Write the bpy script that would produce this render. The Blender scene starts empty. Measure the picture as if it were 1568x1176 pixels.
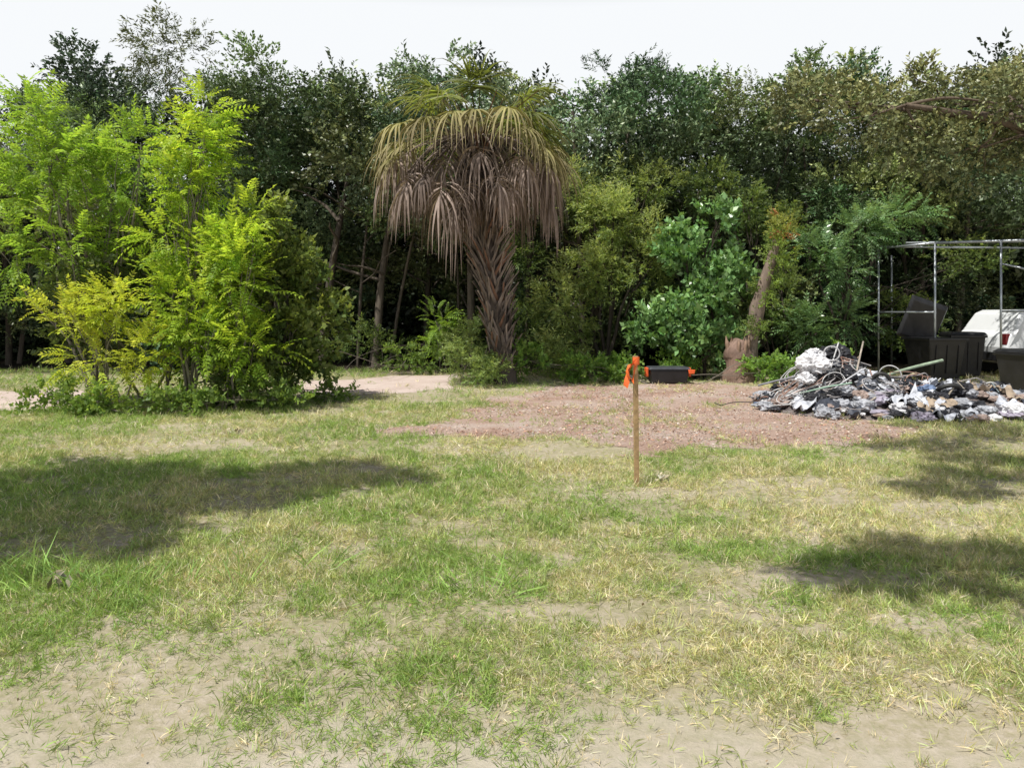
import bpy, bmesh, math, random
import numpy as np
from mathutils import Vector, noise as mnoise
rng=np.random.default_rng(7); random.seed(7)
SC=bpy.context.scene
UP=np.array([0,0,1.0])

# ---------------------------------------------------------------- helpers
def norm(a): return a/np.maximum(np.linalg.norm(a,axis=-1,keepdims=True),1e-9)
_G=rng.random((256,256))
def vnoise(x,y,s=1.0,o=0):
    x=np.asarray(x,float)/s+o*17.3+1000; y=np.asarray(y,float)/s+o*9.1+1000
    xi=np.floor(x).astype(int); yi=np.floor(y).astype(int); fx=x-xi; fy=y-yi
    fx=fx*fx*(3-2*fx); fy=fy*fy*(3-2*fy)
    g=lambda a,b:_G[a%256,b%256]
    return (g(xi,yi)*(1-fx)+g(xi+1,yi)*fx)*(1-fy)+(g(xi,yi+1)*(1-fx)+g(xi+1,yi+1)*fx)*fy
def fbm(x,y,s=1.0,o=0):
    return 0.55*vnoise(x,y,s,o)+0.3*vnoise(x,y,s*.45,o+3)+0.15*vnoise(x,y,s*.2,o+5)

def link(ob,parent=None):
    SC.collection.objects.link(ob)
    if parent: ob.parent=parent
    return ob
def empty(name):
    e=bpy.data.objects.new(name,None); e.empty_display_size=.3; return link(e)

def quad_mesh(name,V,F,C,mat,parent=None,smooth=False):
    me=bpy.data.meshes.new(name)
    V=np.asarray(V,np.float32); F=np.asarray(F,np.int32)
    me.vertices.add(len(V)); me.vertices.foreach_set("co",V.ravel())
    me.loops.add(F.size); me.loops.foreach_set("vertex_index",F.ravel())
    me.polygons.add(len(F)); me.polygons.foreach_set("loop_start",np.arange(len(F),dtype=np.int32)*4)
    me.polygons.foreach_set("loop_total",np.full(len(F),4,np.int32))
    if C is not None:
        a=me.color_attributes.new("Col",'FLOAT_COLOR','POINT')
        c=np.ones((len(V),4),np.float32); c[:,:3]=np.clip(C,0,1); a.data.foreach_set("color",c.ravel())
    me.update(calc_edges=True)
    if smooth: me.polygons.foreach_set("use_smooth",np.ones(len(F),bool))
    me.materials.append(mat)
    return link(bpy.data.objects.new(name,me),parent)

# ---------------------------------------------------------------- materials
def nodes(name):
    m=bpy.data.materials.new(name); m.use_nodes=True; nt=m.node_tree; nt.nodes.clear()
    return m,nt,nt.nodes.new,nt.links.new
def leaf_mat(name,trans=.4,rough=.45,spec=.35,gain=1.5):
    m,nt,N,L=nodes(name)
    o=N('ShaderNodeOutputMaterial'); p=N('ShaderNodeBsdfPrincipled')
    a=N('ShaderNodeAttribute'); a.attribute_name="Col"
    g=N('ShaderNodeNewGeometry'); no=N('ShaderNodeTexNoise'); no.inputs['Scale'].default_value=9; no.inputs['Detail'].default_value=1
    L(g.outputs['Position'],no.inputs['Vector'])
    mr=N('ShaderNodeMapRange'); mr.inputs['To Min'].default_value=.72; mr.inputs['To Max'].default_value=1.28
    L(no.outputs['Fac'],mr.inputs['Value'])
    vm=N('ShaderNodeVectorMath'); vm.operation='SCALE'; L(a.outputs['Color'],vm.inputs[0]); L(mr.outputs[0],vm.inputs['Scale'])
    L(vm.outputs[0],p.inputs['Base Color'])
    p.inputs['Roughness'].default_value=rough; p.inputs['Specular IOR Level'].default_value=spec
    if trans>0:
        mx=N('ShaderNodeMixShader'); t=N('ShaderNodeBsdfTranslucent')
        v2=N('ShaderNodeVectorMath'); v2.operation='MULTIPLY'; v2.inputs[1].default_value=(gain,gain*1.0,gain*.5); L(vm.outputs[0],v2.inputs[0])
        L(v2.outputs[0],t.inputs['Color'])
        mx.inputs[0].default_value=trans; L(p.outputs[0],mx.inputs[1]); L(t.outputs[0],mx.inputs[2]); L(mx.outputs[0],o.inputs[0])
    else: L(p.outputs[0],o.inputs[0])
    return m
def attr_mat(name,rough=.85,bump=.5,scale=14,spec=.2,stretch=(1,1,.25)):
    m,nt,N,L=nodes(name)
    o=N('ShaderNodeOutputMaterial'); p=N('ShaderNodeBsdfPrincipled'); a=N('ShaderNodeAttribute'); a.attribute_name="Col"
    g=N('ShaderNodeNewGeometry'); mp=N('ShaderNodeMapping'); mp.inputs['Scale'].default_value=stretch
    no=N('ShaderNodeTexNoise'); no.inputs['Scale'].default_value=scale; no.inputs['Detail'].default_value=6
    L(g.outputs['Position'],mp.inputs[0]); L(mp.outputs[0],no.inputs['Vector'])
    mr=N('ShaderNodeMapRange'); mr.inputs['To Min'].default_value=.35; mr.inputs['To Max'].default_value=1.65
    L(no.outputs['Fac'],mr.inputs['Value'])
    vm=N('ShaderNodeVectorMath'); vm.operation='SCALE'; L(a.outputs['Color'],vm.inputs[0]); L(mr.outputs[0],vm.inputs['Scale'])
    b=N('ShaderNodeBump'); b.inputs['Strength'].default_value=bump; b.inputs['Distance'].default_value=.03; L(no.outputs['Fac'],b.inputs['Height'])
    L(vm.outputs[0],p.inputs['Base Color']); L(b.outputs[0],p.inputs['Normal']); L(p.outputs[0],o.inputs[0])
    p.inputs['Roughness'].default_value=rough; p.inputs['Specular IOR Level'].default_value=spec
    return m
def plain(name,col,rough=.6,metal=0,var=.25,scale=8,bump=.1,spec=.4):
    m,nt,N,L=nodes(name)
    o=N('ShaderNodeOutputMaterial'); p=N('ShaderNodeBsdfPrincipled')
    tc=N('ShaderNodeTexCoord'); no=N('ShaderNodeTexNoise'); no.inputs['Scale'].default_value=scale; no.inputs['Detail'].default_value=6
    L(tc.outputs['Object'],no.inputs['Vector'])
    r=N('ShaderNodeValToRGB'); c=np.array(col)
    r.color_ramp.elements[0].position=.3; r.color_ramp.elements[1].position=.7
    r.color_ramp.elements[0].color=(*np.clip(c*(1-var),0,1),1); r.color_ramp.elements[1].color=(*np.clip(c*(1+var),0,1),1)
    L(no.outputs['Fac'],r.inputs[0]); L(r.outputs[0],p.inputs['Base Color'])
    b=N('ShaderNodeBump'); b.inputs['Strength'].default_value=bump; b.inputs['Distance'].default_value=.02
    L(no.outputs['Fac'],b.inputs['Height']); L(b.outputs[0],p.inputs['Normal'])
    p.inputs['Roughness'].default_value=rough; p.inputs['Metallic'].default_value=metal; p.inputs['Specular IOR Level'].default_value=spec
    L(p.outputs[0],o.inputs[0]); return m
def soil_mat(name,stops,s1=.9,s2=14,bump=.6,far=None,near=None):
    m,nt,N,L=nodes(name)
    o=N('ShaderNodeOutputMaterial'); p=N('ShaderNodeBsdfPrincipled'); g=N('ShaderNodeNewGeometry')
    a=N('ShaderNodeTexNoise'); a.inputs['Scale'].default_value=s1; a.inputs['Detail'].default_value=8; a.inputs['Roughness'].default_value=.65
    f=N('ShaderNodeTexNoise'); f.inputs['Scale'].default_value=s2; f.inputs['Detail'].default_value=8; f.inputs['Roughness'].default_value=.75
    L(g.outputs['Position'],a.inputs['Vector']); L(g.outputs['Position'],f.inputs['Vector'])
    mx=N('ShaderNodeMix'); mx.data_type='FLOAT'; mx.inputs['Factor'].default_value=.5
    L(a.outputs['Fac'],mx.inputs[2]); L(f.outputs['Fac'],mx.inputs[3])
    r=N('ShaderNodeValToRGB'); el=r.color_ramp.elements
    el[0].position=stops[0][0]; el[0].color=(*stops[0][1],1); el[1].position=stops[-1][0]; el[1].color=(*stops[-1][1],1)
    for s,c in stops[1:-1]:
        e=el.new(s); e.color=(*c,1)
    L(mx.outputs[0],r.inputs[0]); col=r.outputs[0]
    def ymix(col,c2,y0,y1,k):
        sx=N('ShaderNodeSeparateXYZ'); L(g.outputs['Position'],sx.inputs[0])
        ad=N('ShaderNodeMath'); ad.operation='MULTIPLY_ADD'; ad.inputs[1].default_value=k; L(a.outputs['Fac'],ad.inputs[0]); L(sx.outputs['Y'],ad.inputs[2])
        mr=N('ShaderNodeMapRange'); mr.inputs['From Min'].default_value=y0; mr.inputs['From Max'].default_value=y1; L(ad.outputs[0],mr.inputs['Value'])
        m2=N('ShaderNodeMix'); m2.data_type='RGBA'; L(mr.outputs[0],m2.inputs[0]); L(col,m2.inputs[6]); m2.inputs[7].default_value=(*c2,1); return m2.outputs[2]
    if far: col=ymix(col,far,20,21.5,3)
    if near: col=ymix(col,near,5.1,3.9,4)
    L(col,p.inputs['Base Color'])
    b=N('ShaderNodeBump'); b.inputs['Strength'].default_value=bump; b.inputs['Distance'].default_value=.04
    L(f.outputs['Fac'],b.inputs['Height']); L(b.outputs[0],p.inputs['Normal'])
    p.inputs['Roughness'].default_value=.95; p.inputs['Specular IOR Level'].default_value=.1
    L(p.outputs[0],o.inputs[0]); return m

M_leaf=leaf_mat("leaf",.42,.5,.3,1.7)
M_forest=leaf_mat("forest_leaf",0,.42,.45)
M_gloss=leaf_mat("glossy_leaf",.3,.32,.6,1.3)
M_grass=leaf_mat("grass_blade",.25,.6,.15,1.2)
M_dead=leaf_mat("dead_frond",.2,.75,.1,1.1)
M_bark=attr_mat("bark")
M_chip=attr_mat("mulch_chip",.9,.2,40,.1,(1,1,1))

# ---------------------------------------------------------------- leaf templates (quads only)
def rh(base,d,side,l,w,nrm=(0,0,1),droop=.1):
    base=np.array(base,float); d=norm(np.array(d,float)); side=norm(np.array(side,float)); n=np.array(nrm,float)
    return [base, base+d*l*.45+side*w*.5+n*w*.12, base+d*l-n*l*droop, base+d*l*.45-side*w*.5+n*w*.12]
def T(vs):
    V=np.array(vs).reshape(-1,3); k=len(V)//4
    return V,np.arange(len(V)).reshape(-1,4),np.repeat(np.arange(k),4)
def t_sprig(n=9,l=.34,w=.16,seed=0):
    r=np.random.default_rng(seed); vs=[]
    for i in range(n):
        t=(i+.5)/n; a=r.uniform(0,2*math.pi); d=np.array([.55,math.cos(a)*.8,math.sin(a)*.6])
        s=np.cross(d,r.normal(size=3)); L=l*r.uniform(.7,1.15)
        vs+=rh((t*.85,0,-.1*t*t),d,s,L,w*L/l,norm(np.cross(norm(d),norm(s))),.12)
    return T(vs)
def t_pinnate(n=9,l=.24,w=.085,seed=0):
    r=np.random.default_rng(seed); vs=[]
    for i in range(n):
        t=.12+.88*i/(n-1); z=-.35*t*t; sc=1-.45*abs(t-.45)
        for s in (-1,1):
            d=np.array([.55,s*.85,-.25+r.uniform(-.2,.2)])
            sd=np.cross(d,[0,0,1])+r.normal(size=3)*.3
            vs+=rh((t,0,z),d,sd,l*sc*r.uniform(.75,1.15),w*sc,(0,0,1),.15)
    vs+=rh((1,0,-.35),(1,0,-.6),(0,1,0),l*.9,w,(0,0,1),.1)
    for k in range(3):
        a=k/3;b=(k+1)/3; vs+=[np.array([a,-.008,-.35*a*a]),np.array([b,-.008,-.35*b*b]),np.array([b,.008,-.35*b*b]),np.array([a,.008,-.35*a*a])]
    return T(vs)
def t_tuft(n=6,w=.07,seed=0,spread=.7):
    r=np.random.default_rng(seed); vs=[]
    for i in range(n):
        a=r.uniform(0,2*math.pi); s=r.uniform(.15,spread)
        d=norm(np.array([1,math.cos(a)*s,math.sin(a)*s])); side=norm(np.cross(d,r.normal(size=3)))
        b=np.array([0,r.uniform(-.3,.3),r.uniform(-.3,.3)])
        vs+=rh(b,d,side,r.uniform(.5,1.1),w,(0,math.cos(a),math.sin(a)),-r.uniform(.1,.3))
    return T(vs)
def t_one():
    return T(rh((-.5,0,0),(1,0,0),(0,1,0),1,.5,(0,0,1),.0))
SPRIG=[t_sprig(9,.34,.17,s) for s in range(4)]
SPRIGB=[t_sprig(8,.45,.28,s+10) for s in range(4)]
SPRIGN=[t_sprig(11,.34,.09,s+20) for s in range(4)]
PINN=[t_pinnate(7,.27,.11,s) for s in range(5)]
TUFT=[t_tuft(6,.06,s,.9) for s in range(6)]
LONGT=[t_tuft(9,.028,s,.9) for s in range(4)]
ONE=[t_one()]

def frames(d,up=None):
    n=len(d); d=norm(d)
    if up is None: up=np.tile(UP,(n,1))+rng.normal(size=(n,3))*.35
    y=norm(np.cross(up,d)); z=np.cross(d,y)
    return np.stack([d,y,z],axis=2)

class Fol:
    def __init__(s): s.V=[];s.F=[];s.C=[];s.n=0
    def add(s,V,F,C):
        s.V.append(V.reshape(-1,3).astype(np.float32)); s.F.append((F+s.n).astype(np.int32).reshape(-1,4)); s.C.append(C.reshape(-1,3).astype(np.float32)); s.n+=len(s.V[-1])
    def scatter(s,temps,pos,d,sc,col,jit=.2,up=None):
        M=frames(d,up); k=rng.integers(0,len(temps),len(pos))
        for i,(TV,TF,TL) in enumerate(temps):
            m=k==i; n=m.sum()
            if n==0: continue
            W=np.einsum('nij,vj->nvi',M[m],TV)*sc[m][:,None,None]+pos[m][:,None,:]
            F=TF[None]+(np.arange(n)*len(TV))[:,None,None]
            nl=TL.max()+1; j=1+rng.uniform(-jit,jit,(n,nl)); hue=rng.uniform(-jit*.4,jit*.4,(n,nl))
            C=col[m][:,None,:]*j[:,TL][...,None]*(1+np.stack([hue[:,TL],0*hue[:,TL],-hue[:,TL]],-1))
            s.add(W,F,C)
    def clump(s,c,r,n,temps,size,col,var=.25,sub=9,up=.35,out=1.0,col2=None):
        c=np.array(c,float); r=np.array(r if hasattr(r,'__len__') else (r,r,r),float)
        u=norm(rng.normal(size=(sub,3))); sc=u*(rng.uniform(.25,.95,(sub,1)))
        k=rng.integers(0,sub,n); br=rng.uniform(.7,1.3,sub)
        v=norm(rng.normal(size=(n,3)))*(rng.random((n,1))**.45)*(rng.uniform(.26,.48,sub)*(9/sub)**.4)[k][:,None]
        q=sc[k]+v; pos=c+q*r; pos[:,2]=np.maximum(pos[:,2],.04)
        d=norm(norm(q+v*1.5)*out+UP*up+rng.normal(size=(n,3))*.35)
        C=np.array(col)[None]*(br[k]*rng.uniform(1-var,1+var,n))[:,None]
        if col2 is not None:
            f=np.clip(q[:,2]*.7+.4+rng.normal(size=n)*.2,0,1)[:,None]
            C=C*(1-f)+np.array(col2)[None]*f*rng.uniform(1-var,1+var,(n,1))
        s.scatter(temps,pos,d,size*rng.uniform(.6,1.25,n),C,.22)
    def tube(s,pts,rad,col,seg=7,rough=0.12):
        P=np.array(pts,float); n=len(P); R=np.array(rad,float) if hasattr(rad,'__len__') else np.full(n,rad)
        t=np.linspace(0,n-1,max(n*3,4)); 
        P2=np.stack([np.interp(t,range(n),P[:,i]) for i in range(3)],1); R=np.interp(t,range(n),R)
        for _ in range(2):
            Q=P2.copy(); Q[1:-1]=(P2[:-2]+2*P2[1:-1]+P2[2:])/4; P2=Q
        n=len(P2); tg=norm(np.gradient(P2,axis=0)); ref=np.array([1,0.01,0]) if abs(tg[0][2])>.7 else UP
        x=norm(np.cross(tg,ref)); y=np.cross(tg,x)
        a=np.linspace(0,2*math.pi,seg,endpoint=False)
        rr=R[:,None]*(1+rng.uniform(-rough,rough,(n,seg)))
        V=P2[:,None]+x[:,None]*(np.cos(a)*rr)[...,None]+y[:,None]*(np.sin(a)*rr)[...,None]
        i=np.arange(n-1)[:,None]*seg; j=np.arange(seg)[None]; j2=(j+1)%seg
        F=np.stack([i+j,i+j2,i+seg+j2,i+seg+j],-1)
        C=np.tile(np.array(col),(n*seg,1))*rng.uniform(.85,1.15,(n*seg,1))
        s.add(V,F.reshape(-1,4),C)
    def build(s,name,mat,parent=None,smooth=False):
        return quad_mesh(name,np.concatenate(s.V),np.concatenate(s.F),np.concatenate(s.C),mat,parent,smooth)

BARK=(.13,.10,.075); GBARK=(.2,.18,.15); DBARK=(.06,.05,.04)
def bent(a,b,k=.12,n=4):
    a=np.array(a,float);b=np.array(b,float); L=np.linalg.norm(b-a); out=[a]
    for i in range(1,n):
        t=i/n; out.append(a+(b-a)*t+rng.normal(size=3)*L*k*.35+np.array([0,0,L*.05*math.sin(t*3.1)]))
    return out+[b]

def plant(name,base,clumps,temps,size,col,stem_r=.03,bark=GBARK,mat=None,col2=None,trunk=None,var=.25,up=.35,sub=9,dens=1.0):
    e=empty(name); w=Fol(); f=Fol(); B=np.array([base[0],base[1],-.05])
    if trunk:
        w.tube(trunk[0],trunk[1],bark,9); tp=np.array(trunk[0],float)
    for c in clumps:
        cc=np.array(c[:3],float)
        if trunk:
            k=rng.integers(max(1,len(tp)//2),len(tp)); s0=tp[k]; r0=trunk[1][k]*.6
        else:
            s0=B+np.array([rng.normal()*.12,rng.normal()*.1,0]); r0=stem_r
        w.tube(bent(s0,cc),np.linspace(r0,max(.006,r0*.3),5),bark,6)
        for _ in range(4):
            e2=cc+rng.normal(size=3)*np.array(c[3:6])*.45
            w.tube(bent(s0+(cc-s0)*rng.uniform(.5,.9),e2),np.linspace(r0*.4,.004,5),bark,5)
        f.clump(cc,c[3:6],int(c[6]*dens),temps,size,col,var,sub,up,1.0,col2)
    w.build("branches",M_bark,e,True); f.build("foliage",mat or M_leaf,e)
    return e

# ---------------------------------------------------------------- world, sun, camera
S=np.array([-.33,-.30,.90]); S=S/np.linalg.norm(S)
W=bpy.data.worlds.new("World"); SC.world=W; W.use_nodes=True; nt=W.node_tree; nt.nodes.clear(); N=nt.nodes.new; L=nt.links.new
o=N('ShaderNodeOutputWorld'); bg=N('ShaderNodeBackground'); sk=N('ShaderNodeTexSky'); sk.sky_type='NISHITA'; sk.sun_disc=False
sk.sun_elevation=math.asin(S[2]); sk.sun_rotation=math.atan2(S[0],S[1]); sk.dust_density=2.0; sk.air_density=1.0
tc=N('ShaderNodeTexCoord'); sz=N('ShaderNodeSeparateXYZ'); L(tc.outputs['Generated'],sz.inputs[0])
hz=N('ShaderNodeMapRange'); hz.inputs['From Min'].default_value=.38; hz.inputs['From Max'].default_value=.56; hz.inputs['To Min'].default_value=1; hz.inputs['To Max'].default_value=.0; L(sz.outputs['Z'],hz.inputs['Value'])
mx=N('ShaderNodeMix'); mx.data_type='RGBA'; L(hz.outputs[0],mx.inputs[0]); L(sk.outputs[0],mx.inputs[6]); mx.inputs[7].default_value=(12.0,12.3,12.6,1)
L(mx.outputs[2],bg.inputs['Color']); bg.inputs['Strength'].default_value=.078; L(bg.outputs[0],o.inputs[0])
sl=bpy.data.lights.new("sun",'SUN'); sl.energy=5.0; sl.angle=math.radians(.5); sl.color=(1,.965,.89)
so=link(bpy.data.objects.new("sun",sl)); so.rotation_euler=Vector(S).to_track_quat('Z','Y').to_euler(); so.location=(-10,-10,30)
cd=bpy.data.cameras.new("camera"); cam=link(bpy.data.objects.new("camera",cd)); cam.location=(0,0,1.6); cam.rotation_euler=(math.radians(90),0,0)
cd.sensor_width=36; cd.lens=25.94; cd.shift_y=-.070; cd.clip_end=2000; cd.clip_start=.05; SC.camera=cam
SC.view_settings.view_transform='Standard'; SC.view_settings.look='None'; SC.view_settings.exposure=0

# ---------------------------------------------------------------- ground sheets
def inpoly(x,y,P):
    r=np.zeros(len(x),bool); n=len(P); j=n-1
    for i in range(n):
        xi,yi=P[i];xj,yj=P[j]
        c=((yi>y)!=(yj>y))&(x<(xj-xi)*(y-yi)/(yj-yi+1e-12)+xi); r^=c; j=i
    return r
def jit(x,y,a): return x+(fbm(x,y,.7,7)-.5)*2*a+(fbm(x,y,.16,9)-.5)*.5*a, y+(fbm(x,y,.7,8)-.5)*2*a+(fbm(x,y,.16,10)-.5)*.5*a
def sheet(name,P,z,mat,a=.5,cell=.05):
    """patch as a fine grid of cells kept inside a noise-warped outline (no self-intersection)"""
    P=np.array(P); x0,y0=P.min(0)-1; x1,y1=P.max(0)+1
    nx=int((x1-x0)/cell); ny=int((y1-y0)/cell); gx,gy=np.meshgrid(np.arange(nx),np.arange(ny),indexing='ij')
    cx=x0+(gx.ravel()+.5)*cell; cy=y0+(gy.ravel()+.5)*cell; jx,jy=jit(cx,cy,a); keep=inpoly(jx,jy,P)
    vx,vy=np.meshgrid(np.arange(nx+1),np.arange(ny+1),indexing='ij'); X=x0+vx.ravel()*cell; Y=y0+vy.ravel()*cell
    X=X+rng.uniform(-.4,.4,len(X))*cell; Y=Y+rng.uniform(-.4,.4,len(Y))*cell
    V=np.stack([X,Y,np.full(len(X),z)],1); i=gx.ravel()[keep]; j=gy.ravel()[keep]; s=ny+1
    F=np.stack([i*s+j,(i+1)*s+j,(i+1)*s+j+1,i*s+j+1],1); u,inv=np.unique(F.ravel(),return_inverse=True)
    quad_mesh(name,V[u],inv.reshape(-1,4),None,mat); return P
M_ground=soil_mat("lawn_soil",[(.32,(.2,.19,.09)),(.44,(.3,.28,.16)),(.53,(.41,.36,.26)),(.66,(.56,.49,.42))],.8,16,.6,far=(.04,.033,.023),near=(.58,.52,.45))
me=bpy.data.meshes.new("ground"); me.from_pydata([(-600,-300,0),(600,-300,0),(600,900,0),(-600,900,0)],[],[(0,1,2,3)]); me.materials.append(M_ground); link(bpy.data.objects.new("ground",me))
M_psand=soil_mat("pink_sand",[(.3,(.38,.29,.25)),(.5,(.56,.46,.41)),(.7,(.64,.56,.52))],1.2,20,.5)
M_mulch=soil_mat("mulch",[(.3,(.24,.15,.115)),(.43,(.39,.26,.205)),(.51,(.47,.35,.29)),(.6,(.55,.47,.42))],.9,26,.9)
MUL=sheet("mulch_patch",[(-1.6,9.95),(-.83,11.2),(-.2,14.2),(1.37,16.1),(2.47,15.9),(4.43,17.0),(5.4,15.2),(5.8,11.6),(5.4,9.9),(3.6,8.7),(2.4,8.5),(1.5,8.3),(.9,8.9),(.14,9.7),(-.53,9.4)],.004,M_mulch,.75)
PATH=sheet("sand_path",[(-4.5,15.0),(-4.6,17.0),(-3.0,18.4),(-1.5,18.6),(-1.25,15.4),(-2.4,14.5),(-3.3,14.1)],.004,M_psand,.25)
PATH2=sheet("sandy_clearing",[(-14,11.5),(-14,14.6),(-9.0,15.1),(-7.6,14.0),(-7.7,11.9)],.004,M_psand,.25)

# ---------------------------------------------------------------- grass
def wedge(n,y0,y1,k=.76,pad=1.2):
    y=np.sqrt(rng.random(n)*(y1**2-y0**2)+y0**2); x=(rng.random(n)*2-1)*(k*y+pad); return x,y
BARE=[(1.8,4.5,.8,.24),(.45,4.0,.7,.2),(3.1,4.0,.5,.24),(-.2,9.9,1.4,.45),(.5,8.4,1.1,.45),(-3.6,9.9,.5,.15),(2.6,7.0,.6,.14),(-.8,6.9,.4,.12),(3.4,6.1,.5,.15)]
def mask(x,y):
    jx,jy=jit(x,y,.75)
    d=np.ones(len(x))
    ins=inpoly(jx,jy,MUL); d[ins]=.07; d[ins&(fbm(x,y,.6,51)>.62)]=.4
    qx,qy=jit(x,y,.25); d[inpoly(qx,qy,PATH)]=.04; d[inpoly(qx,qy,PATH2)]=.06
    d*=np.clip((jy-2.5)/.8,.1,1)
    n=fbm(x,y,1.3,11); n2=fbm(x,y,.35,13)
    d*=np.clip((n-.24)*4.5,.22,1)*np.clip((n2-.25)*4.2,.22,1)
    b=0
    for cx,cy,rx,ry in BARE: b=b+np.exp(-(((jx*.5+x*.5-cx)/rx)**2+((jy*.35+y*.65-cy)/ry)**2))
    return d*np.clip(1.1-b*1.3,.06,1)
gr=Fol()
def lawn(n,y0,y1,h0,h1):
    x,y=wedge(n,y0,y1); m=rng.random(n)<mask(x,y); x=x[m];y=y[m];n=len(x)
    lush=np.clip((fbm(x,y,1.1,21)-.5)*3.2+.46-x*.085+(fbm(x,y,.3,23)-.5)*1.8,0,1)
    tall=fbm(x,y,.5,31)
    h=(h0+(h1-h0)*tall)*rng.uniform(.5,1.3,n)
    d=np.stack([rng.normal(size=n)*.8,rng.normal(size=n)*.8,np.ones(n)*.7],1)
    g1=np.array([.29,.41,.11]); g2=np.array([.5,.52,.23]); dry=np.array([.7,.62,.43])
    C=g2+(g1-g2)*lush[:,None]
    isdry=rng.random(n)<(.4-.28*lush); C[isdry]=dry
    C=C*rng.uniform(.7,1.3,(n,1))
    gr.scatter(TUFT,np.stack([x,y,np.zeros(n)],1),d,h,C,.28)
lawn(80000,2.2,5.0,.035,.085); lawn(84000,5.0,8.5,.045,.1); lawn(58000,8.5,13,.06,.12); lawn(28000,13,20.5,.08,.16)
n=1500; x,y=wedge(n,2.9,14); m=(mask(x,y)>.35)&(fbm(x,y,.9,41)>.48); x=x[m];y=y[m];n=len(x)
gr.scatter(LONGT,np.stack([x,y,np.zeros(n)],1),np.stack([rng.normal(size=n)*.4,rng.normal(size=n)*.4,np.ones(n)],1),rng.uniform(.08,.18,n),np.array([.32,.42,.13])*rng.uniform(.7,1.3,(n,1)),.2)
P=[]
for cx,cy,k,s in [(-.05,4.25,14,.28),(-2.35,4.5,12,.28),(-2.0,4.2,9,.24),(-2.9,4.3,12,.24),(-5.2,6.6,8,.22),(4.2,5.2,10,.2),(-1.0,6.0,5,.15),(-.2,7.2,6,.15),(1.9,6.2,10,.13),(2.8,4.6,6,.18),(.8,9.2,8,.14),(1.9,10.5,5,.12)]:
    for _ in range(k): P.append((cx+rng.normal()*s*1.1,cy+rng.normal()*s*.7,s))
P=np.array(P); n=len(P)
gr.scatter(LONGT,np.stack([P[:,0],P[:,1],np.zeros(n)],1),np.stack([rng.normal(size=n)*.5,rng.normal(size=n)*.4,np.ones(n)],1),P[:,2]*rng.uniform(.6,1.1,n),np.array([.29,.44,.12])*rng.uniform(.75,1.3,(n,1)),.2)
gr.build("grass",M_grass)
lit=Fol(); n=5000; x,y=wedge(n,2.4,17); 
lit.scatter(ONE,np.stack([x,y,np.full(n,.012)+rng.random(n)*.03],1),np.stack([rng.normal(size=n),rng.normal(size=n),rng.normal(size=n)*.25],1),rng.uniform(.012,.032,n),np.array([.36,.28,.18])*rng.uniform(.5,1.5,(n,1)),.2)
for cx,cy,k in [(-2.6,4.25,14),(-3.6,9.6,14),(1.35,6.9,10)]:
    lit.scatter(ONE,np.stack([cx+rng.normal(size=k)*.09,cy+rng.normal(size=k)*.05,.03+rng.random(k)*.05],1),rng.normal(size=(k,3)),rng.uniform(.04,.1,k),np.array([.4,.36,.26])*rng.uniform(.5,1.3,(k,1)),.2)
lit.build("fallen_leaves",M_chip)
ch=Fol(); n=40000; x=rng.uniform(-3,7,n); y=rng.uniform(7.5,18,n); jx,jy=jit(x,y,.75); m=inpoly(jx+rng.normal(size=n)*.25,jy+rng.normal(size=n)*.25,MUL)&(rng.random(n)<np.clip((fbm(x,y,1.2,71)-.35)*3,.1,1)); x=x[m];y=y[m];n=len(x)
pal=np.array([[.45,.3,.23],[.5,.37,.3],[.29,.18,.13],[.6,.52,.45],[.46,.26,.18]])
ch.scatter(ONE,np.stack([x,y,np.full(n,.01)+rng.random(n)*.02],1),np.stack([rng.normal(size=n),rng.normal(size=n),rng.normal(size=n)*.25],1),rng.uniform(.015,.055,n),pal[rng.integers(0,5,n)]*rng.uniform(.75,1.2,(n,1)),.2)
ch.build("mulch_chips",M_chip)

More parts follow.
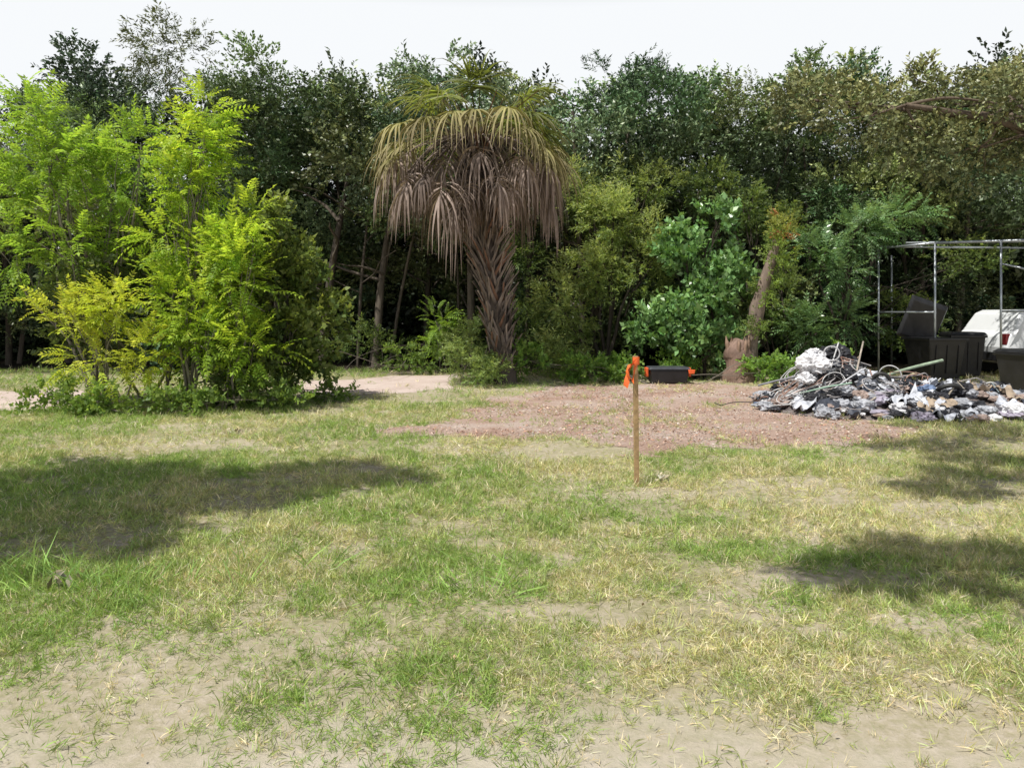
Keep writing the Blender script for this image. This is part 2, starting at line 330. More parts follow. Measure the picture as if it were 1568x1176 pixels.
# ---------------------------------------------------------------- palm
def palm():
    e=empty("cabbage_palm_tree"); tr=Fol()
    cp=np.array([[-.2,16.4,-.05],[-.22,16.4,.6],[-.3,16.4,1.3],[-.42,16.4,2.1],[-.58,16.4,3.0],[-.7,16.4,3.9],[-.75,16.4,4.9],[-.75,16.4,5.9]])
    tr.tube(cp,[.34,.27,.24,.24,.26,.3,.32,.2],(.085,.07,.06),14,.08)
    bo=Fol()
    for i in range(560):
        z=.1+(i/560)**.95*5.3; c=np.array([np.interp(z,cp[:,2],cp[:,0]),16.4,z]); a=i*2.399+rng.normal()*.15
        u=np.array([math.cos(a),math.sin(a),0]); t=np.cross(UP,u); f=z/5.3
        Lb=.2+.5*f+rng.uniform(0,.2); outw=.08+.85*f**2+rng.uniform(0,.2); w=.055*(1-.35*f); sl=rng.choice([-1,1])*rng.uniform(.2,.6)
        r0=.21; pts=[]
        for k,s in enumerate([0,.35,.7,1]):
            p=c+u*(r0+outw*Lb*(s**1.4)*1.3+.02)+UP*(Lb*s)+t*(sl*Lb*s); pts.append((p,w*(1-.8*s)))
        V=[];
        for p,ww in pts: V+=[p-t*ww,p+u*.03,p+t*ww]
        F=[]
        for k in range(3):
            b=3*k; F+=[(b,b+1,b+4,b+3),(b+1,b+2,b+5,b+4)]
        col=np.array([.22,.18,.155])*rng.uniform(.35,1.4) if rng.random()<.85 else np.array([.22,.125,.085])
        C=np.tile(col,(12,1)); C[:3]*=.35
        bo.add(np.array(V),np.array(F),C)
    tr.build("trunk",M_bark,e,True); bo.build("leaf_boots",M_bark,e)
    def frond(F,az,el,pl,sl,col,grav,nseg=34,colv=.2,lg=None,tip=None):
        lg=grav if lg is None else lg
        u=np.array([math.cos(az),math.sin(az),0]); d=norm(u*math.cos(el)+UP*math.sin(el))
        p=np.array([-.75,16.4,5.5])+u*.22; pts=[p]; 
        for k in range(8):
            d=norm(d-UP*grav*.13); p=p+d*pl/8; pts.append(p)
        F.tube(pts[::2],np.linspace(.024,.012,5),np.array(col)*.8,4,.05)
        side=norm(np.cross(UP,u)); 
        for i in range(nseg):
            a=(i/(nseg-1)-.5)*math.radians(235); 
            dd=norm(d*math.cos(a)+side*math.sin(a)+rng.normal(size=3)*.1); q=p+d*(.25*max(0,math.cos(a))*sl)
            LL=sl*(.75+.3*math.cos(a*.6))*rng.uniform(.75,1.15); w=.022; V=[]; wd=norm(np.cross(dd,UP+rng.normal(size=3)*.5))
            for k in range(6):
                ww=w*(1-(k/5)**1.5)+.002; ww=ww if k else w*.4
                V+=[q-wd*ww,q+wd*ww]; dd=norm(dd-UP*(lg*.5*(k/5+.15))+rng.normal(size=3)*.06); q=q+dd*LL/5
            FF=[(2*k,2*k+1,2*k+3,2*k+2) for k in range(5)]
            C=np.tile(np.array(col)*rng.uniform(1-colv,1+colv),(12,1)); tc_=np.array(tip if tip is not None else (.25,.18,.1))
            C[8:]=C[8:]*.5+tc_*.5
            if tip is not None: C[4:8]=C[4:8]*.7+tc_*.3
            F.add(np.array(V),np.array(FF),C)
    lv=Fol(); dd=Fol()
    for i in range(20):
        frond(lv,i*2.399,rng.uniform(.35,1.3),rng.uniform(1.0,1.35),rng.uniform(.8,1.0),np.array([.17,.2,.06])*rng.uniform(.8,1.3),.9)
    for i in range(22):
        frond(dd,i*2.399+.5,rng.uniform(-.05,.6),rng.uniform(1.3,1.8),rng.uniform(.9,1.1),np.array([.34,.32,.13])*rng.uniform(.6,1.2),.85,lg=2.2,tip=(.32,.24,.19))
    for i in range(52):
        g=rng.uniform(.5,1.6)
        frond(dd,i*2.399+1,rng.uniform(-.4,.3),rng.uniform(1.1,2.1),rng.uniform(.7,1.25),np.array([.34,.27,.235])*rng.uniform(.3,1.35),g,lg=rng.uniform(2.5,5),nseg=28,tip=(.28,.215,.185))
    for i in range(22):
        frond(dd,i*2.399+1,rng.uniform(-1.2,-.7),rng.uniform(.7,1.2),rng.uniform(.7,1.1),np.array([.14,.11,.1])*rng.uniform(.5,1.2),2.5)
    lv.build("fronds",M_leaf,e); dd.build("dead_fronds",M_dead,e)
palm()

# ---------------------------------------------------------------- left saplings
YG=(.25,.38,.045); YG2=(.46,.56,.08)
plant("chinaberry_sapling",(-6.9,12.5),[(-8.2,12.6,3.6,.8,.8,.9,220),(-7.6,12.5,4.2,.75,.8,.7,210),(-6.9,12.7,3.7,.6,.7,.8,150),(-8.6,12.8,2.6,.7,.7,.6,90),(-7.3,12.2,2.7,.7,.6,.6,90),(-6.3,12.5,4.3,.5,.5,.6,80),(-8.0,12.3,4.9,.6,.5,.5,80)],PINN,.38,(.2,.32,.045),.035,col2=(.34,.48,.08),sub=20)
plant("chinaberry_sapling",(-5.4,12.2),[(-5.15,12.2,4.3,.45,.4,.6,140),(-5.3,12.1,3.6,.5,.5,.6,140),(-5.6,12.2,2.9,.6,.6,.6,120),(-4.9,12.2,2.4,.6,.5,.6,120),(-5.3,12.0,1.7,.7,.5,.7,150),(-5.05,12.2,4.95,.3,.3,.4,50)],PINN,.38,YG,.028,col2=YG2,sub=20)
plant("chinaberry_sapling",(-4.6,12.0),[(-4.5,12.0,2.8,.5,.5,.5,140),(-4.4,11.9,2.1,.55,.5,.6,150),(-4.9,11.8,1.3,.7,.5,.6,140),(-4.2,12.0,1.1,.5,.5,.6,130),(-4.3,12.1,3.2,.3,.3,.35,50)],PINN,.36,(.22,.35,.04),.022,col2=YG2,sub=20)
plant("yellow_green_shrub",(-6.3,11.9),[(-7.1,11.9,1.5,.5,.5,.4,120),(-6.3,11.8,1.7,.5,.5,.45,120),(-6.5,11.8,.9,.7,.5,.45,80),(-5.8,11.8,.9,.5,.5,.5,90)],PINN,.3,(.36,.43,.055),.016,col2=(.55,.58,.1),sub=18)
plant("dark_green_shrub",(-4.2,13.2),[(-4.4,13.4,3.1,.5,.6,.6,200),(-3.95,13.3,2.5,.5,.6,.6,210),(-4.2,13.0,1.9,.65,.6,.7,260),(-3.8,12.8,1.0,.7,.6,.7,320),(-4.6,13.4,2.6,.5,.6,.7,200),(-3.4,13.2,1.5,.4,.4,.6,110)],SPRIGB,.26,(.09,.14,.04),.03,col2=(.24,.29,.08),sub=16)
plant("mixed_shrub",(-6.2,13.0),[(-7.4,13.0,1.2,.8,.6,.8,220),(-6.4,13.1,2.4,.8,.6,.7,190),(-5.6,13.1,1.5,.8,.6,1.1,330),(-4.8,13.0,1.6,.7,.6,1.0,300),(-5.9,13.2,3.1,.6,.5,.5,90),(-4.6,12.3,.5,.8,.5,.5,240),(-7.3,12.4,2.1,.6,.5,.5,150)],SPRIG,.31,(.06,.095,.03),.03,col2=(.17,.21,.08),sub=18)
# ---------------------------------------------------------------- central + right foliage
plant("small_bright_shrub",(-2.0,19.5),[(-2.0,19.5,1.35,.4,.4,.45,110),(-1.95,19.5,.8,.35,.35,.4,60)],PINN,.3,(.22,.34,.06),.02)
plant("palm_side_shrub",(-.95,15.9),[(-1.0,15.9,.55,.5,.4,.5,220),(-.55,15.8,.35,.4,.35,.35,140),(-1.2,16.4,.9,.35,.3,.45,110)],SPRIGN,.26,(.2,.28,.1),.012,col2=(.3,.38,.14))
plant("willow_shrub",(2.3,18.6),[(1.3,18.4,1.6,.8,.8,1.1,420),(2.2,18.8,2.6,1.0,.8,1.0,560),(2.6,18.9,3.9,1.0,.8,.9,500),(1.9,19.4,4.6,.9,.8,.9,380),(3.4,18.8,3.0,.8,.8,1.0,380),(1.0,17.9,.6,.7,.6,.6,260),(3.4,19.4,5.0,.9,.8,.8,320)],SPRIGN,.36,(.18,.25,.075),.06,col2=(.42,.48,.19),bark=DBARK,sub=20)
plant("broadleaf_shrub",(4.4,17.8),[(3.9,17.6,1.4,.7,.6,.8,280),(4.6,17.7,2.2,.8,.6,.7,320),(5.3,18.0,2.5,.6,.6,.7,200),(4.2,18.0,3.2,.6,.6,.6,180),(5.0,18.0,3.8,.5,.5,.5,80),(4.7,17.5,.8,.8,.5,.6,220),(3.2,17.6,1.3,.5,.5,.5,120)],SPRIGB,.34,(.12,.24,.07),.05,mat=M_gloss,col2=(.27,.45,.18),bark=DBARK,sub=18)
plant("broadleaf_shrub",(8.2,18.6),[(7.9,18.6,3.1,.7,.6,.4,130),(8.7,18.7,3.7,.8,.6,.4,140),(9.8,18.9,4.0,.9,.6,.4,140),(8.3,18.4,2.6,.6,.5,.3,80),(7.4,18.3,1.1,.5,.5,.6,110),(8.4,18.6,1.4,.7,.5,.8,110)],PINN,.46,(.10,.19,.07),.05,mat=M_gloss,col2=(.3,.46,.22),bark=DBARK,sub=18)
plant("roadside_weeds",(3,16.5),[(1.6,16.7,.35,.7,.4,.35,220),(2.5,16.9,.3,.6,.4,.35,180),(2.2,16.6,.25,.4,.3,.2,80),(3.9,17.4,.4,.7,.4,.4,200),(5.9,16.6,.35,.8,.5,.35,220),(.3,16.6,.5,.5,.4,.5,160),(7.3,16.5,.4,.6,.4,.4,130)],SPRIGB,.2,(.15,.26,.06),.01,col2=(.24,.38,.09),sub=18)
plant("roadside_weeds",(-5.5,11.5),[(-7.2,11.6,.22,.5,.35,.28,120),(-6.4,11.4,.22,.6,.3,.25,150),(-5.2,11.4,.22,.7,.3,.28,170),(-4.0,11.9,.25,.7,.4,.3,160),(-3.2,13.0,.2,.5,.4,.25,90),(-2.7,18.9,.4,.9,.4,.35,160)],SPRIGB,.18,(.14,.22,.055),.01,col2=(.24,.34,.09),sub=18)
plant("woodland_edge_shrub",(-1,20),[(-.2,19.6,1.2,.7,.5,.9,200),(.1,20,2.9,.7,.6,.9,180),(-.6,20.5,3.9,.6,.6,.6,120),(-3.9,20.3,.7,1.2,.5,.6,200),(-1.3,20.8,.6,1.2,.5,.5,160),(.5,19.0,.9,.6,.5,.8,180)],SPRIGN,.32,(.1,.16,.05),.03,col2=(.2,.27,.09),bark=DBARK,sub=18)
plant("woodland_edge_shrub",(6.8,19),[(6.6,18.9,1.8,.7,.5,.9,200),(7.1,19.3,3.9,.7,.6,.8,160),(6.0,19.2,4.4,.8,.6,.8,200),(5.2,19.4,4.9,.8,.6,.7,180),(10.4,19.3,1.4,.8,.5,.9,140),(12.2,19.8,2.9,1.0,.6,.6,150)],SPRIG,.34,(.09,.14,.045),.03,col2=(.22,.28,.09),bark=DBARK,sub=18)

# broken snag
sn=empty("broken_tree_snag"); w=Fol()
w.tube([(5.2,17,-.05),(5.2,17,.4),(5.22,17,.8),(5.3,17,.95)],[.36,.3,.27,.12],(.22,.15,.12),14,.22)
w.tube([(5.45,17.1,0),(5.5,17.1,.7),(5.68,17.1,1.7),(5.95,17.1,2.6),(6.15,17.1,3.3)],[.2,.17,.16,.13,.07],(.2,.155,.125),10,.2)
for _ in range(14):
    a=rng.uniform(0,6.28); b=np.array([5.2+.2*math.cos(a),17+.2*math.sin(a),.6]); w.tube([b,b+np.array([.05*math.cos(a),.05*math.sin(a),.3]),b+np.array([.07*math.cos(a),0,rng.uniform(.35,.5)])],[.06,.045,.01],(.28,.19,.14),4)
w.build("trunk",M_bark,sn)
f=Fol()
for (x,y,z,r,n,c) in [(6.0,16.9,3.0,.45,150,(.22,.3,.08)),(6.1,17,3.6,.4,120,(.3,.33,.09)),(5.8,16.9,2.2,.35,100,(.2,.28,.07)),(6.2,16.9,3.4,.3,22,(.42,.2,.09)),(5.6,16.9,1.3,.3,70,(.17,.24,.07)),(6.3,16.9,2.5,.3,60,(.2,.27,.09))]:
    f.clump((x,y,z),(r,r*.8,r*1.2),n,SPRIG,.2,c)
f.build("vines",M_leaf,sn)

# ---------------------------------------------------------------- background forest (one mass)
fo=empty("background_forest"); w=Fol(); f=Fol()
for _ in range(120):
    x=rng.uniform(-24,24); y=rng.uniform(20,29)
    if -5<x<-.5 and y<21.5: continue
    h=rng.uniform(5,7.5); r=rng.uniform(.04,.15); lean=rng.normal(size=2)*.7
    w.tube([(x,y,-.1),(x+lean[0]*.3,y,h*.4),(x+lean[0],y+lean[1],h)],[r,r*.8,r*.4],np.array(DBARK)*rng.uniform(1,3),7)
    for k in range(4):
        z=rng.uniform(1.5,h-1); w.tube(bent((x+lean[0]*z/h,y,z),(x+rng.normal()*1.5,y+rng.normal(),z+rng.uniform(.2,1.3))),np.linspace(r*.4,.01,5),np.array(DBARK)*1.8,5)
def topH(x): return 7.9+2.2*float(fbm(np.array([x]),np.array([0.]),4.0,61)[0])
for i in range(370):
    x=rng.uniform(-28,28); y=rng.uniform(25,30); z=rng.uniform(.3,1)**.9*(topH(x)+.3)*rng.choice([1,.6,.3,.12])
    if i>=250: z=rng.uniform(1,5.2); y=rng.uniform(28,30.5); x=-22+44*(i-250)/120+rng.uniform(-.4,.4)
    f.clump((x,y,z),(1.8,1.3,1.5),220,SPRIG,.68,np.array([.032,.05,.021])*rng.uniform(.6,1.5),.3)
for _ in range(240):
    x=rng.uniform(-22,22); y=rng.uniform(19.5,25); H=topH(x)
    z=rng.uniform(4.2,max(5,H-.7)); g=rng.choice(4)
    c=[(.075,.115,.035),(.14,.17,.055),(.05,.095,.035),(.09,.13,.06)][g]; c=np.array(c)*rng.uniform(.5,1.6)
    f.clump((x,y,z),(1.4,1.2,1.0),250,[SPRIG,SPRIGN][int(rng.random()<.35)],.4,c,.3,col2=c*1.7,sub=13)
for _ in range(130):
    x=rng.uniform(-22,22); y=rng.uniform(20.5,25)
    if -4.6<x<-.3 and y<23: continue
    z=rng.uniform(.4,4); c=[(.07,.11,.04),(.12,.15,.055),(.055,.1,.045)][rng.choice(3)]
    f.clump((x,y,z),(1.0,.9,.9),170,[SPRIG,SPRIGB,SPRIGN][rng.choice(3)],.38,np.array(c)*rng.uniform(.6,1.5),.3,sub=13)
w.build("trunks",M_bark,fo,True); f.build("foliage",M_forest,fo)

# ---------------------------------------------------------------- oaks outside / overhanging
def oak(name,trunk,rad,clumps,n,size=.4,col=(.09,.12,.04),sub=9,col2=(.18,.2,.08)):
    plant(name,trunk[0][:2],[(*c,n) for c in clumps],SPRIG,size,col,trunk=(trunk,rad),bark=BARK,col2=col2,sub=sub,mat=M_forest)
oak("oak_tree",[(14.5,16,-.1),(14.3,15.8,2),(13.5,15.5,4),(12,15,5.0),(10,15,5.5),(8,15,5.8)],[.45,.38,.26,.16,.1,.06],
    [(7.2,15.2,5.5,1.1,.9,.8),(8.4,15.1,5.1,1.0,.9,.8),(9.6,15.2,4.9,1.1,.9,.9),(10.9,15.2,5.0,1.1,1,.9),(12,15.3,5.0,1.1,1,.9),(13.3,15,5.5,1.2,1,1),(6.4,16,6.2,1,1,.7),(9,16,6.3,1.2,1,.9),(11,16,6.4,1.3,1,.9),(13,16,6.6,1.3,1,.9),(10,14.6,5.9,1.2,.8,.7),(12,14.6,6.0,1.2,.8,.8)],240,.33,(.11,.13,.05),14,(.26,.27,.1))
oak("oak_tree",[(-9.5,3.5,-.1),(-9.3,3.6,2.2),(-8.5,3.9,4.2),(-7.4,4.2,5.4),(-6,4.4,6)],[.3,.25,.2,.14,.07],
    [(-8.2,4.8,6,1.2,1.0,.6),(-7.0,4.9,6.0,1.2,.9,.6),(-5.8,5.0,6.0,1.1,.8,.5),(-4.7,5.0,6.0,1.0,.6,.4),(-3.9,5.2,6,.7,.35,.3),(-7.6,3.4,6.0,1.1,.8,.6),(-6.4,3.5,6,1.1,.8,.5),(-5.3,3.5,6,.8,.7,.4),(-5.2,4.3,6,.9,.6,.4),(-4.4,4.5,6,.7,.4,.3),(-6.4,2.6,6,1,.6,.5),(-8.6,2.6,6,1,.8,.5)],420,.38,sub=10)
oak("oak_tree",[(8.5,1.0,-.1),(8.3,1.2,2.5),(6.8,2.0,5),(4.5,3.0,6.8),(2.0,2.6,7.2)],[.35,.3,.22,.15,.07],
    [(-.6,2.15,7.2,.45,.22,.3),(.0,2.4,7.2,.45,.25,.3),(.4,1.9,7.2,.5,.25,.3),(1.0,2.4,7.2,.6,.3,.3),(1.5,1.8,7.2,.6,.3,.3),(1.3,4.2,7.2,.5,.25,.3),(1.9,4.8,7.2,.5,.25,.3),(2.7,4.4,7.3,.6,.35,.3),(2.3,5.5,7.2,.5,.2,.3),(3.4,5.0,7.2,.6,.3,.3),(2.2,6.3,7.3,.8,.3,.3),(2.9,6.9,7.3,.9,.35,.3),(4.2,7.3,7.2,.9,.5,.4),(4.6,5.8,7,.7,.4,.3),(3.5,7.9,7.2,.9,.4,.3)],150,.32,sub=14)

# ---------------------------------------------------------------- mesh part helpers
def bm_obj(name,fn,mat,parent=None,bevel=0,smooth=False):
    bm=bmesh.new(); fn(bm); me=bpy.data.meshes.new(name); bm.normal_update(); bm.to_mesh(me); bm.free(); me.materials.append(mat)
    ob=link(bpy.data.objects.new(name,me),parent)
    if smooth:
        for p in me.polygons: p.use_smooth=True
    if bevel:
        b=ob.modifiers.new("bevel",'BEVEL'); b.width=bevel; b.segments=3; b.limit_method='ANGLE'
    return ob
def tapered(cx,cy,z0,z1,wx0,wy0,wx1,wy1,ox=0,oy=0):
    def fn(bm):
        v=[bm.verts.new((cx+sx*wx0/2,cy+sy*wy0/2,z0)) for sx,sy in((-1,-1),(1,-1),(1,1),(-1,1))]+[bm.verts.new((cx+ox+sx*wx1/2,cy+oy+sy*wy1/2,z1)) for sx,sy in((-1,-1),(1,-1),(1,1),(-1,1))]
        for q in((3,2,1,0),(4,5,6,7),(0,1,5,4),(1,2,6,5),(2,3,7,6),(3,0,4,7)): bm.faces.new([v[i] for i in q])
    return fn
def cyl(p0,p1,r,seg=14):
    def fn(bm):
        a=Vector(p0);b=Vector(p1); d=(b-a); q=d.to_track_quat('Z','Y').to_matrix().to_4x4(); q.translation=(a+b)/2
        bmesh.ops.create_cone(bm,cap_ends=True,segments=seg,radius1=r,radius2=r,depth=d.length,matrix=q)
    return fn

# survey stake
M_wood=plain("stake_wood",(.36,.24,.12),.7,0,.3,25,.2); M_or=plain("orange_ribbon",(.9,.17,.04),.5,0,.15,10,.1)
st=empty("survey_stake")
so_=bm_obj("stake",tapered(0,0,-.2,1.2,.044,.027,.044,.027),M_wood,st,.003); so_.location=(1.144,6.77,0); so_.rotation_euler=(0,math.radians(-.6),math.radians(8))
rb=Fol()
def ribbon(pts,w):
    V=[]
    for i,p in enumerate(pts):
        p=np.array(p); a=i*.7; V+=[p+np.array([math.cos(a)*w*.5,math.sin(a)*w*.5,w*.35]),p-np.array([math.cos(a)*w*.5,math.sin(a)*w*.5,w*.35])]
    rb.add(np.array(V),np.array([(2*i,2*i+1,2*i+3,2*i+2) for i in range(len(pts)-1)]),np.ones((len(V),3)))
ribbon([(1.13,6.74,1.17),(1.10,6.73,1.13),(1.07,6.73,1.08),(1.06,6.74,1.03),(1.05,6.73,.98),(1.035,6.73,.92)],.045)
ribbon([(1.13,6.74,1.15),(1.09,6.72,1.12),(1.055,6.72,1.10),(1.05,6.71,1.04),(1.07,6.71,1.0)],.05)
ribbon([(1.14,6.74,1.14),(1.12,6.73,1.08),(1.11,6.73,1.02),(1.10,6.73,.96)],.04)
V=[];F=[]
for z in(1.12,1.165,1.19):
    for sx,sy in((-1,-1),(1,-1),(1,1),(-1,1)): V.append((1.137+sx*.029,6.77+sy*.022,z))
for k in range(2):
    for j in range(4): F.append((4*k+j,4*k+(j+1)%4,4*k+4+(j+1)%4,4*k+4+j))
rb.add(np.array(V),np.array(F),np.ones((12,3)))
rb.build("ribbon",M_or,st)

# black tote with orange handles
M_blk=plain("black_plastic",(.018,.018,.02),.4,0,.3,6,.1); M_org=plain("orange_plastic",(.75,.12,.03),.5)
to=empty("storage_tote")
bm_obj("body",tapered(3.5,16.6,.02,.32,.78,.45,.86,.5),M_blk,to,.03); bm_obj("lid",tapered(3.5,16.6,.323,.38,.92,.54,.86,.5),plain("dark_grey_lid",(.06,.065,.075),.35),to,.015)
for s in(-1,1):
    bm_obj("latch",tapered(3.5+s*.475,16.6,.16,.36,.06,.22,.06,.2),M_org,to,.012)
bm_obj("flap",tapered(3.97,16.3,.24,.33,.12,.03,.16,.03),M_org,to,.01)

# wheelie bins
def bin_(x,y,h,w,rot,open_):
    e=empty("wheelie_bin")
    bm_obj("body",tapered(0,0,.06,h*.93,w*.78,w*.8,w,w*1.02),M_blk,e,.03)
    bm_obj("rim",tapered(0,0,h*.90,h*.95,w*1.08,w*1.1,w*1.08,w*1.1),M_blk,e,.012)
    l=bm_obj("lid",tapered(0,0,0,.07,w*1.1,w*1.15,w*.95,w*.95,0,-.02),M_blk,e,.025)
    if open_: l.location=(.1,w*.62,h*.95+w*.42); l.rotation_euler=(math.radians(100),math.radians(18),0)
    else: l.location=(0,0,h*.955)
    bm_obj("handle",cyl((-w*.42,w*.6,h*.9),(w*.42,w*.6,h*.9),.018),M_blk,e)
    for s in(-1,1): bm_obj("wheel",cyl((s*w*.40,w*.42,.12),(s*w*.5,w*.42,.12),.12,20),M_blk,e,.01)
    for s in(-.5,0,.5): bm_obj("rib",tapered(s*w*.6,-w*.44,.2,h*.8,.03,.03,.03,.03,0,-w*.06),M_blk,e,.008)
    e.location=(x,y,0); e.rotation_euler=(0,0,rot); return e
b=bin_(9.9,17.3,1.06,.92,.12,True); bin_(11.05,18.1,1.1,.75,-.2,False); bin_(9.95,14.2,.86,.78,.2,False)

# pipe carport frame
M_pipe=plain("galvanised_pipe",(.4,.43,.46),.4,.7,.2,5,.05)
cf=empty("carport_frame")
A=(9.24,18.6);B=(9.78,17.06);Cc=(11.0,16.6);D=(13.6,15.7);A2=(10.6,20.6);D2=(14.6,19.6)
for n_,p in(("post",A),("post",B),("post",Cc),("post",D),("post",A2),("post",D2)): bm_obj(n_,cyl((*p,0),(*p,3.19),.024),M_pipe,cf,0,True)
def bar(a,b,za,zb,r=.026): bm_obj("rail",cyl((*a,za),(*b,zb),r),M_pipe,cf,0,True)
bar(A,B,3.2,3.2);bar(B,D,3.2,3.2,.032);bar(A,D2,3.25,3.3);bar(D,D2,3.2,3.2);bar(A,B,1.6,1.6,.022);bar(Cc,D,1.62,1.62,.022);bar((11.0,16.63),(12.2,16.22),2.7,2.35,.022);bar((9.5,17.8),(13.9,17.0),3.27,3.27)

# white SUV
M_wh=plain("white_car_paint",(.72,.74,.76),.25,0,.04,3,.0,.6); M_gl=plain("car_glass",(.02,.025,.03),.08,0,.1,3,0,.8); M_ty=plain("tyre",(.02,.02,.02),.8); M_red=plain("tail_light",(.15,.02,.02),.2)
car=empty("parked_car")
prof=[(-2.15,.4),(-2.2,.75),(-2.12,1.02),(-1.98,1.15),(-1.75,1.58),(-1.55,1.66),(.1,1.68),(.4,1.6),(1.0,1.12),(2.0,.98),(2.22,.8),(2.25,.42),(1.75,.32),(-1.75,.32)]
def body(bm):
    hw=.88; rows=[]
    for s in(-1,1):
        rows.append([bm.verts.new((x,s*(hw-(.14 if z>1.3 else 0)),z)) for x,z in prof])
    n=len(prof); bm.faces.new(rows[0]); bm.faces.new(rows[1][::-1])
    for i in range(n): bm.faces.new([rows[0][(i+1)%n],rows[0][i],rows[1][i],rows[1][(i+1)%n]])
bm_obj("body",body,M_wh,car,.05)
def win(pts):
    def fn(bm):
        for s in(-1,1):
            v=[bm.verts.new((x,s*(.885-(.14*(z-1.12)/.2 if z<1.32 else .14)+.004),z)) for x,z in pts]; bm.faces.new(v if s<0 else v[::-1])
    return fn
bm_obj("side_windows",win([(-1.6,1.34),(-1.5,1.57),(-.65,1.58),(-.65,1.34)]),M_gl,car); bm_obj("front_windows",win([(-.58,1.34),(-.58,1.58),(.1,1.58),(.5,1.34)]),M_gl,car)
for x in(-1.35,1.4):
    for s in(-1,1):
        bm_obj("wheel",cyl((x,s*.68,.34),(x,s*.9,.34),.34,28),M_ty,car,.02); bm_obj("hub",cyl((x,s*.9,.34),(x,s*.912,.34),.2,18),M_pipe,car)
bm_obj("bumper",tapered(-2.2,0,.4,.62,.14,1.7,.12,1.66),M_blk,car,.03)
for s in(-1,1): bm_obj("tail_light",tapered(-2.13,s*.76,.8,1.08,.12,.18,.1,.16),M_red,car,.02)
car.location=(14.0,18.9,0); car.rotation_euler=(0,0,.12)

# ---------------------------------------------------------------- trash pile
tp=empty("trash_pile")
def hgt(x,y):
    return .64*math.exp(-(((x-5.35)/.72)**2+((y-12.6)/.8)**2))+.26*math.exp(-(((x-6.7)/1.7)**2+((y-12.0)/.8)**2))+.2*math.exp(-(((x-7.6)/2.1)**2+((y-11.5)/.7)**2))
def mound(bm):
    nx,ny=80,36; g=[[None]*ny for _ in range(nx)]
    for i in range(nx):
        for j in range(ny):
            x=3.6+7.0*i/(nx-1); y=10.3+4.0*j/(ny-1); h=hgt(x,y)*.9; z=h-.05+(mnoise.noise(Vector((x*4,y*4,0)))*.12+mnoise.noise(Vector((x*11,y*11,3)))*.06)*min(1,h*4)
            g[i][j]=bm.verts.new((x,y,z))
    for i in range(nx-1):
        for j in range(ny-1): bm.faces.new((g[i][j],g[i+1][j],g[i+1][j+1],g[i][j+1]))
bm_obj("debris_mound",mound,soil_mat("debris",[(.35,(.06,.05,.05)),(.48,(.18,.15,.14)),(.58,(.3,.27,.26)),(.68,(.46,.44,.44))],5,30,1),tp)
def crumple(p,s,squash,seed,amp=.45):
    def fn(bm):
        bmesh.ops.create_icosphere(bm,subdivisions=4 if s>.12 else 3,radius=1)
        o=Vector((seed*3.1,seed*1.7,seed))
        rot=random.uniform(0,6.28); c,sn_=math.cos(rot),math.sin(rot)
        for v in bm.verts:
            n=mnoise.noise(v.co*1.3+o)*amp+abs(mnoise.noise(v.co*2.6+o))*-amp*1.3+abs(mnoise.noise(v.co*6+o))*-amp*.6+mnoise.noise(v.co*12+o)*amp*.15
            q=v.co*(1.15+n); q=Vector((q.x*s*1.2,q.y*s,q.z*s*squash)); v.co=Vector((q.x*c-q.y*sn_+p[0],q.x*sn_+q.y*c+p[1],q.z+p[2]))
    return fn
def crumple_set(name,items,mat):
    V=[];F=[]
    for (p,s,sq,seed,amp) in items:
        bm=bmesh.new(); crumple(p,s,sq,seed,amp)(bm); bm.verts.index_update(); b0=len(V)
        V+=[tuple(v.co) for v in bm.verts]; F+=[[v.index+b0 for v in f.verts] for f in bm.faces]; bm.free()
    me=bpy.data.meshes.new(name); me.from_pydata(V,[],F); me.update(); me.materials.append(mat); link(bpy.data.objects.new(name,me),tp)
def pilepts(n,smin,smax,xr=(4.1,9.4),yr=(10.6,13.3),thr=.05):
    out=[]
    while len(out)<n:
        x=random.uniform(*xr);y=random.uniform(*yr);h=hgt(x,y)
        if h<thr: continue
        s=random.uniform(smin,smax); out.append(((x,y,h*.93+s*.15),s,random.uniform(.35,.7),random.random()*50,random.uniform(.35,.6)))
    return out
crumple_set("white_bags",[((4.95,12.1,.74),.2,.8,3,.5),((5.05,12.3,.9),.14,.7,9,.5),((4.75,11.9,.54),.13,.7,19,.5),((6.35,10.85,.1),.15,.7,4,.4),((7.4,10.9,.16),.18,.6,8,.4)]+pilepts(28,.04,.12),plain("white_plastic",(.62,.62,.64),.5,0,.25,9,.3))
crumple_set("black_bags",[((5.5,12.6,.85),.24,.8,5,.4),((5.75,12.5,.7),.16,.8,25,.4),((7.0,11.7,.33),.28,.6,15,.4)]+pilepts(60,.06,.18),plain("black_bag",(.03,.03,.035),.35,0,.4,9,.4))
crumple_set("grey_bags",pilepts(120,.05,.16),plain("grey_bag",(.33,.34,.37),.4,0,.5,9,.4))
crumple_set("blue_cloth",[((6.5,11.6,.38),.12,.7,5,.5)]+pilepts(9,.04,.1),plain("blue_fabric",(.12,.17,.28),.7,0,.4,9,.3))
crumple_set("brown_cloth",pilepts(60,.04,.14),plain("brown_fabric",(.3,.23,.2),.8,0,.4,9,.3))
crumple_set("purple_cloth",pilepts(30,.05,.14,(5.0,9.0)),plain("lavender_fabric",(.34,.31,.38),.8,0,.3,9,.3))
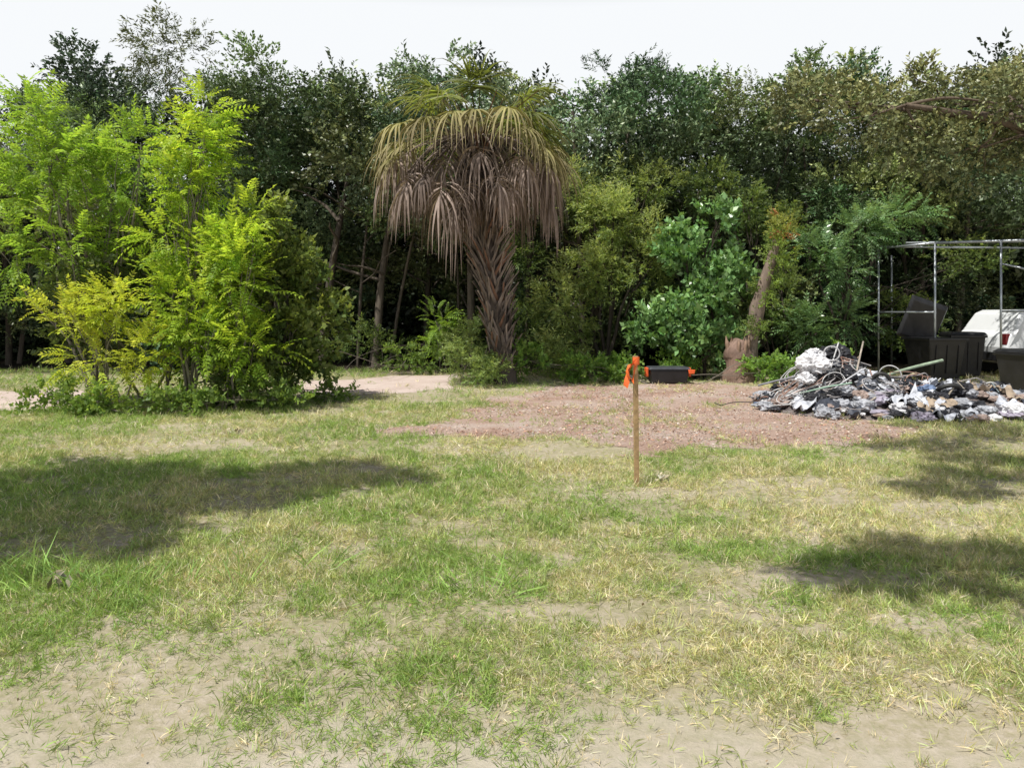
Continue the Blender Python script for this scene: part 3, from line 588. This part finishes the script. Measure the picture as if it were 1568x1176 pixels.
def wires(name,n,col,r0,r1,loop,mat,cen=(5.4,12.3),sx=1.1,sy=.6):
    F=Fol()
    for _ in range(n):
        x=cen[0]+random.gauss(0,sx*.6);y=cen[1]+random.gauss(0,sy*.6); pts=[]; a=random.uniform(0,6.28); R=random.uniform(.06,.3)*loop; tilt=random.uniform(-1,1)
        for k in range(random.randint(5,11)):
            a+=random.uniform(.4,1.0); px=x+R*math.cos(a)+random.gauss(0,.06);py=y+R*math.sin(a)*.6
            pts.append((px,py,max(.03,hgt(px,py)+.07+R*.4*math.sin(a)*tilt+random.uniform(0,.1))))
        r=random.uniform(r0,r1); F.tube(pts,[r]*len(pts),col,5,.02)
    F.build(name,mat,tp,True)
MW=attr_mat("cable",.5,.05,10,.4,(1,1,1))
wires("white_cables",20,(.55,.55,.55),.005,.01,1.2,MW); wires("black_cables",24,(.03,.03,.03),.006,.013,1.1,MW,(5.7,12.2),1.3); wires("green_hose",1,(.16,.28,.23),.012,.015,1.3,MW,(5.2,12.2)); wires("grey_cables",30,(.34,.32,.32),.005,.011,1.1,MW,(5.7,12.0),1.5,.7); wires("brown_cables",20,(.3,.18,.14),.006,.012,1.2,MW)
def torus(c,R,r,ax,col):
    ax=norm(np.array(ax,float)); u=norm(np.cross(ax,[.3,.2,.9])); v=np.cross(ax,u); t=np.linspace(0,2*math.pi,20); return [tuple(np.array(c)+R*(math.cos(q)*u+math.sin(q)*v)) for q in t],r,col
F=Fol()
for c,R,r,ax,col in [((5.9,11.8,.5),.13,.03,(.3,1,.3),(.03,.03,.03)),((6.8,11.5,.4),.15,.035,(0,.6,1),(.03,.03,.03)),((5.2,12.0,.93),.12,.012,(.5,1,.2),(.5,.5,.52)),((7.5,11.6,.4),.12,.012,(.2,1,.6),(.45,.45,.45)),((6.2,12.1,.56),.17,.01,(.6,.8,.1),(.5,.5,.5))]:
    p_,r_,c_=torus(c,R,r,ax,col); F.tube(p_,r_,c_,8,.01)
for p,q,r,c in[((6.0,12.2,.5),(7.35,12.6,.78),.026,(.3,.38,.27)),((6.0,11.9,.42),(6.9,12.6,.56),.02,(.5,.47,.3)),((5.1,11.9,.55),(5.4,12.2,1.1),.012,(.5,.5,.5)),((5.6,12.0,.6),(5.95,12.5,1.1),.015,(.35,.3,.25)),((4.6,11.8,.3),(5.3,11.5,.5),.013,(.3,.45,.35)),((5.0,11.6,.35),(5.7,11.9,.7),.012,(.5,.5,.52)),((4.2,12.6,.35),(5.0,12.4,.55),.018,(.2,.2,.22)),((4.4,12.0,.2),(4.9,11.8,.45),.02,(.6,.6,.6))]:
    F.tube([p,tuple((np.array(p)+q)/2+np.array([0,0,.02])),q],r,c,7,.03)
for _ in range(100):
    x=random.uniform(4.2,9.0);y=random.uniform(11.1,12.9);h=hgt(x,y); 
    if h<.08: continue
    a=random.uniform(0,3.14);l=random.uniform(.15,.5); F.tube([(x,y,h),(x+l*math.cos(a),y+l*.5*math.sin(a),h+random.uniform(-.05,.2))],random.uniform(.005,.014),random.choice([(.4,.35,.28),(.55,.55,.55),(.25,.18,.12),(.3,.36,.38)]),5,.05)
F.build("scrap_wheels_and_sticks",MW,tp,True)
def sheets(name,n,mat,xr=(4.3,9.4),yr=(10.7,12.8)):
    V=[];Fc=[]
    for _ in range(n):
        x=random.uniform(*xr);y=random.uniform(*yr);h=hgt(x,y)
        if h<.05: continue
        b0=len(V);k=12;s=random.uniform(.15,.42);a=random.uniform(0,6.28);sd=random.random()*90
        for i in range(k):
            for j in range(k):
                u=(i/(k-1)-.5)*s;v=(j/(k-1)-.5)*s*.8;px=x+u*math.cos(a)-v*math.sin(a);py=y+u*math.sin(a)+v*math.cos(a)
                nz=mnoise.noise(Vector((u*9,v*9,sd)))*.14+abs(mnoise.noise(Vector((u*24,v*24,sd))))*.07
                V.append((px+nz*.5,py+nz*.3,max(.01,hgt(px,py)+.05+nz)))
        for i in range(k-1):
            for j in range(k-1): q=b0+i*k+j; Fc.append((q,q+k,q+k+1,q+1))
    me=bpy.data.meshes.new(name); me.from_pydata(V,[],Fc); me.update(); me.materials.append(mat); link(bpy.data.objects.new(name,me),tp)
    for p in me.polygons: p.use_smooth=True
sheets("plastic_sheets",40,plain("clear_plastic",(.48,.5,.55),.35,0,.4,12,.3)); sheets("dark_sheets",24,plain("dark_tarp",(.05,.055,.07),.4,0,.3,12,.3)); sheets("tan_sheets",12,plain("cardboard",(.34,.27,.2),.8,0,.2,12,.2))
print("verts",sum(len(m.vertices) for m in bpy.data.meshes))
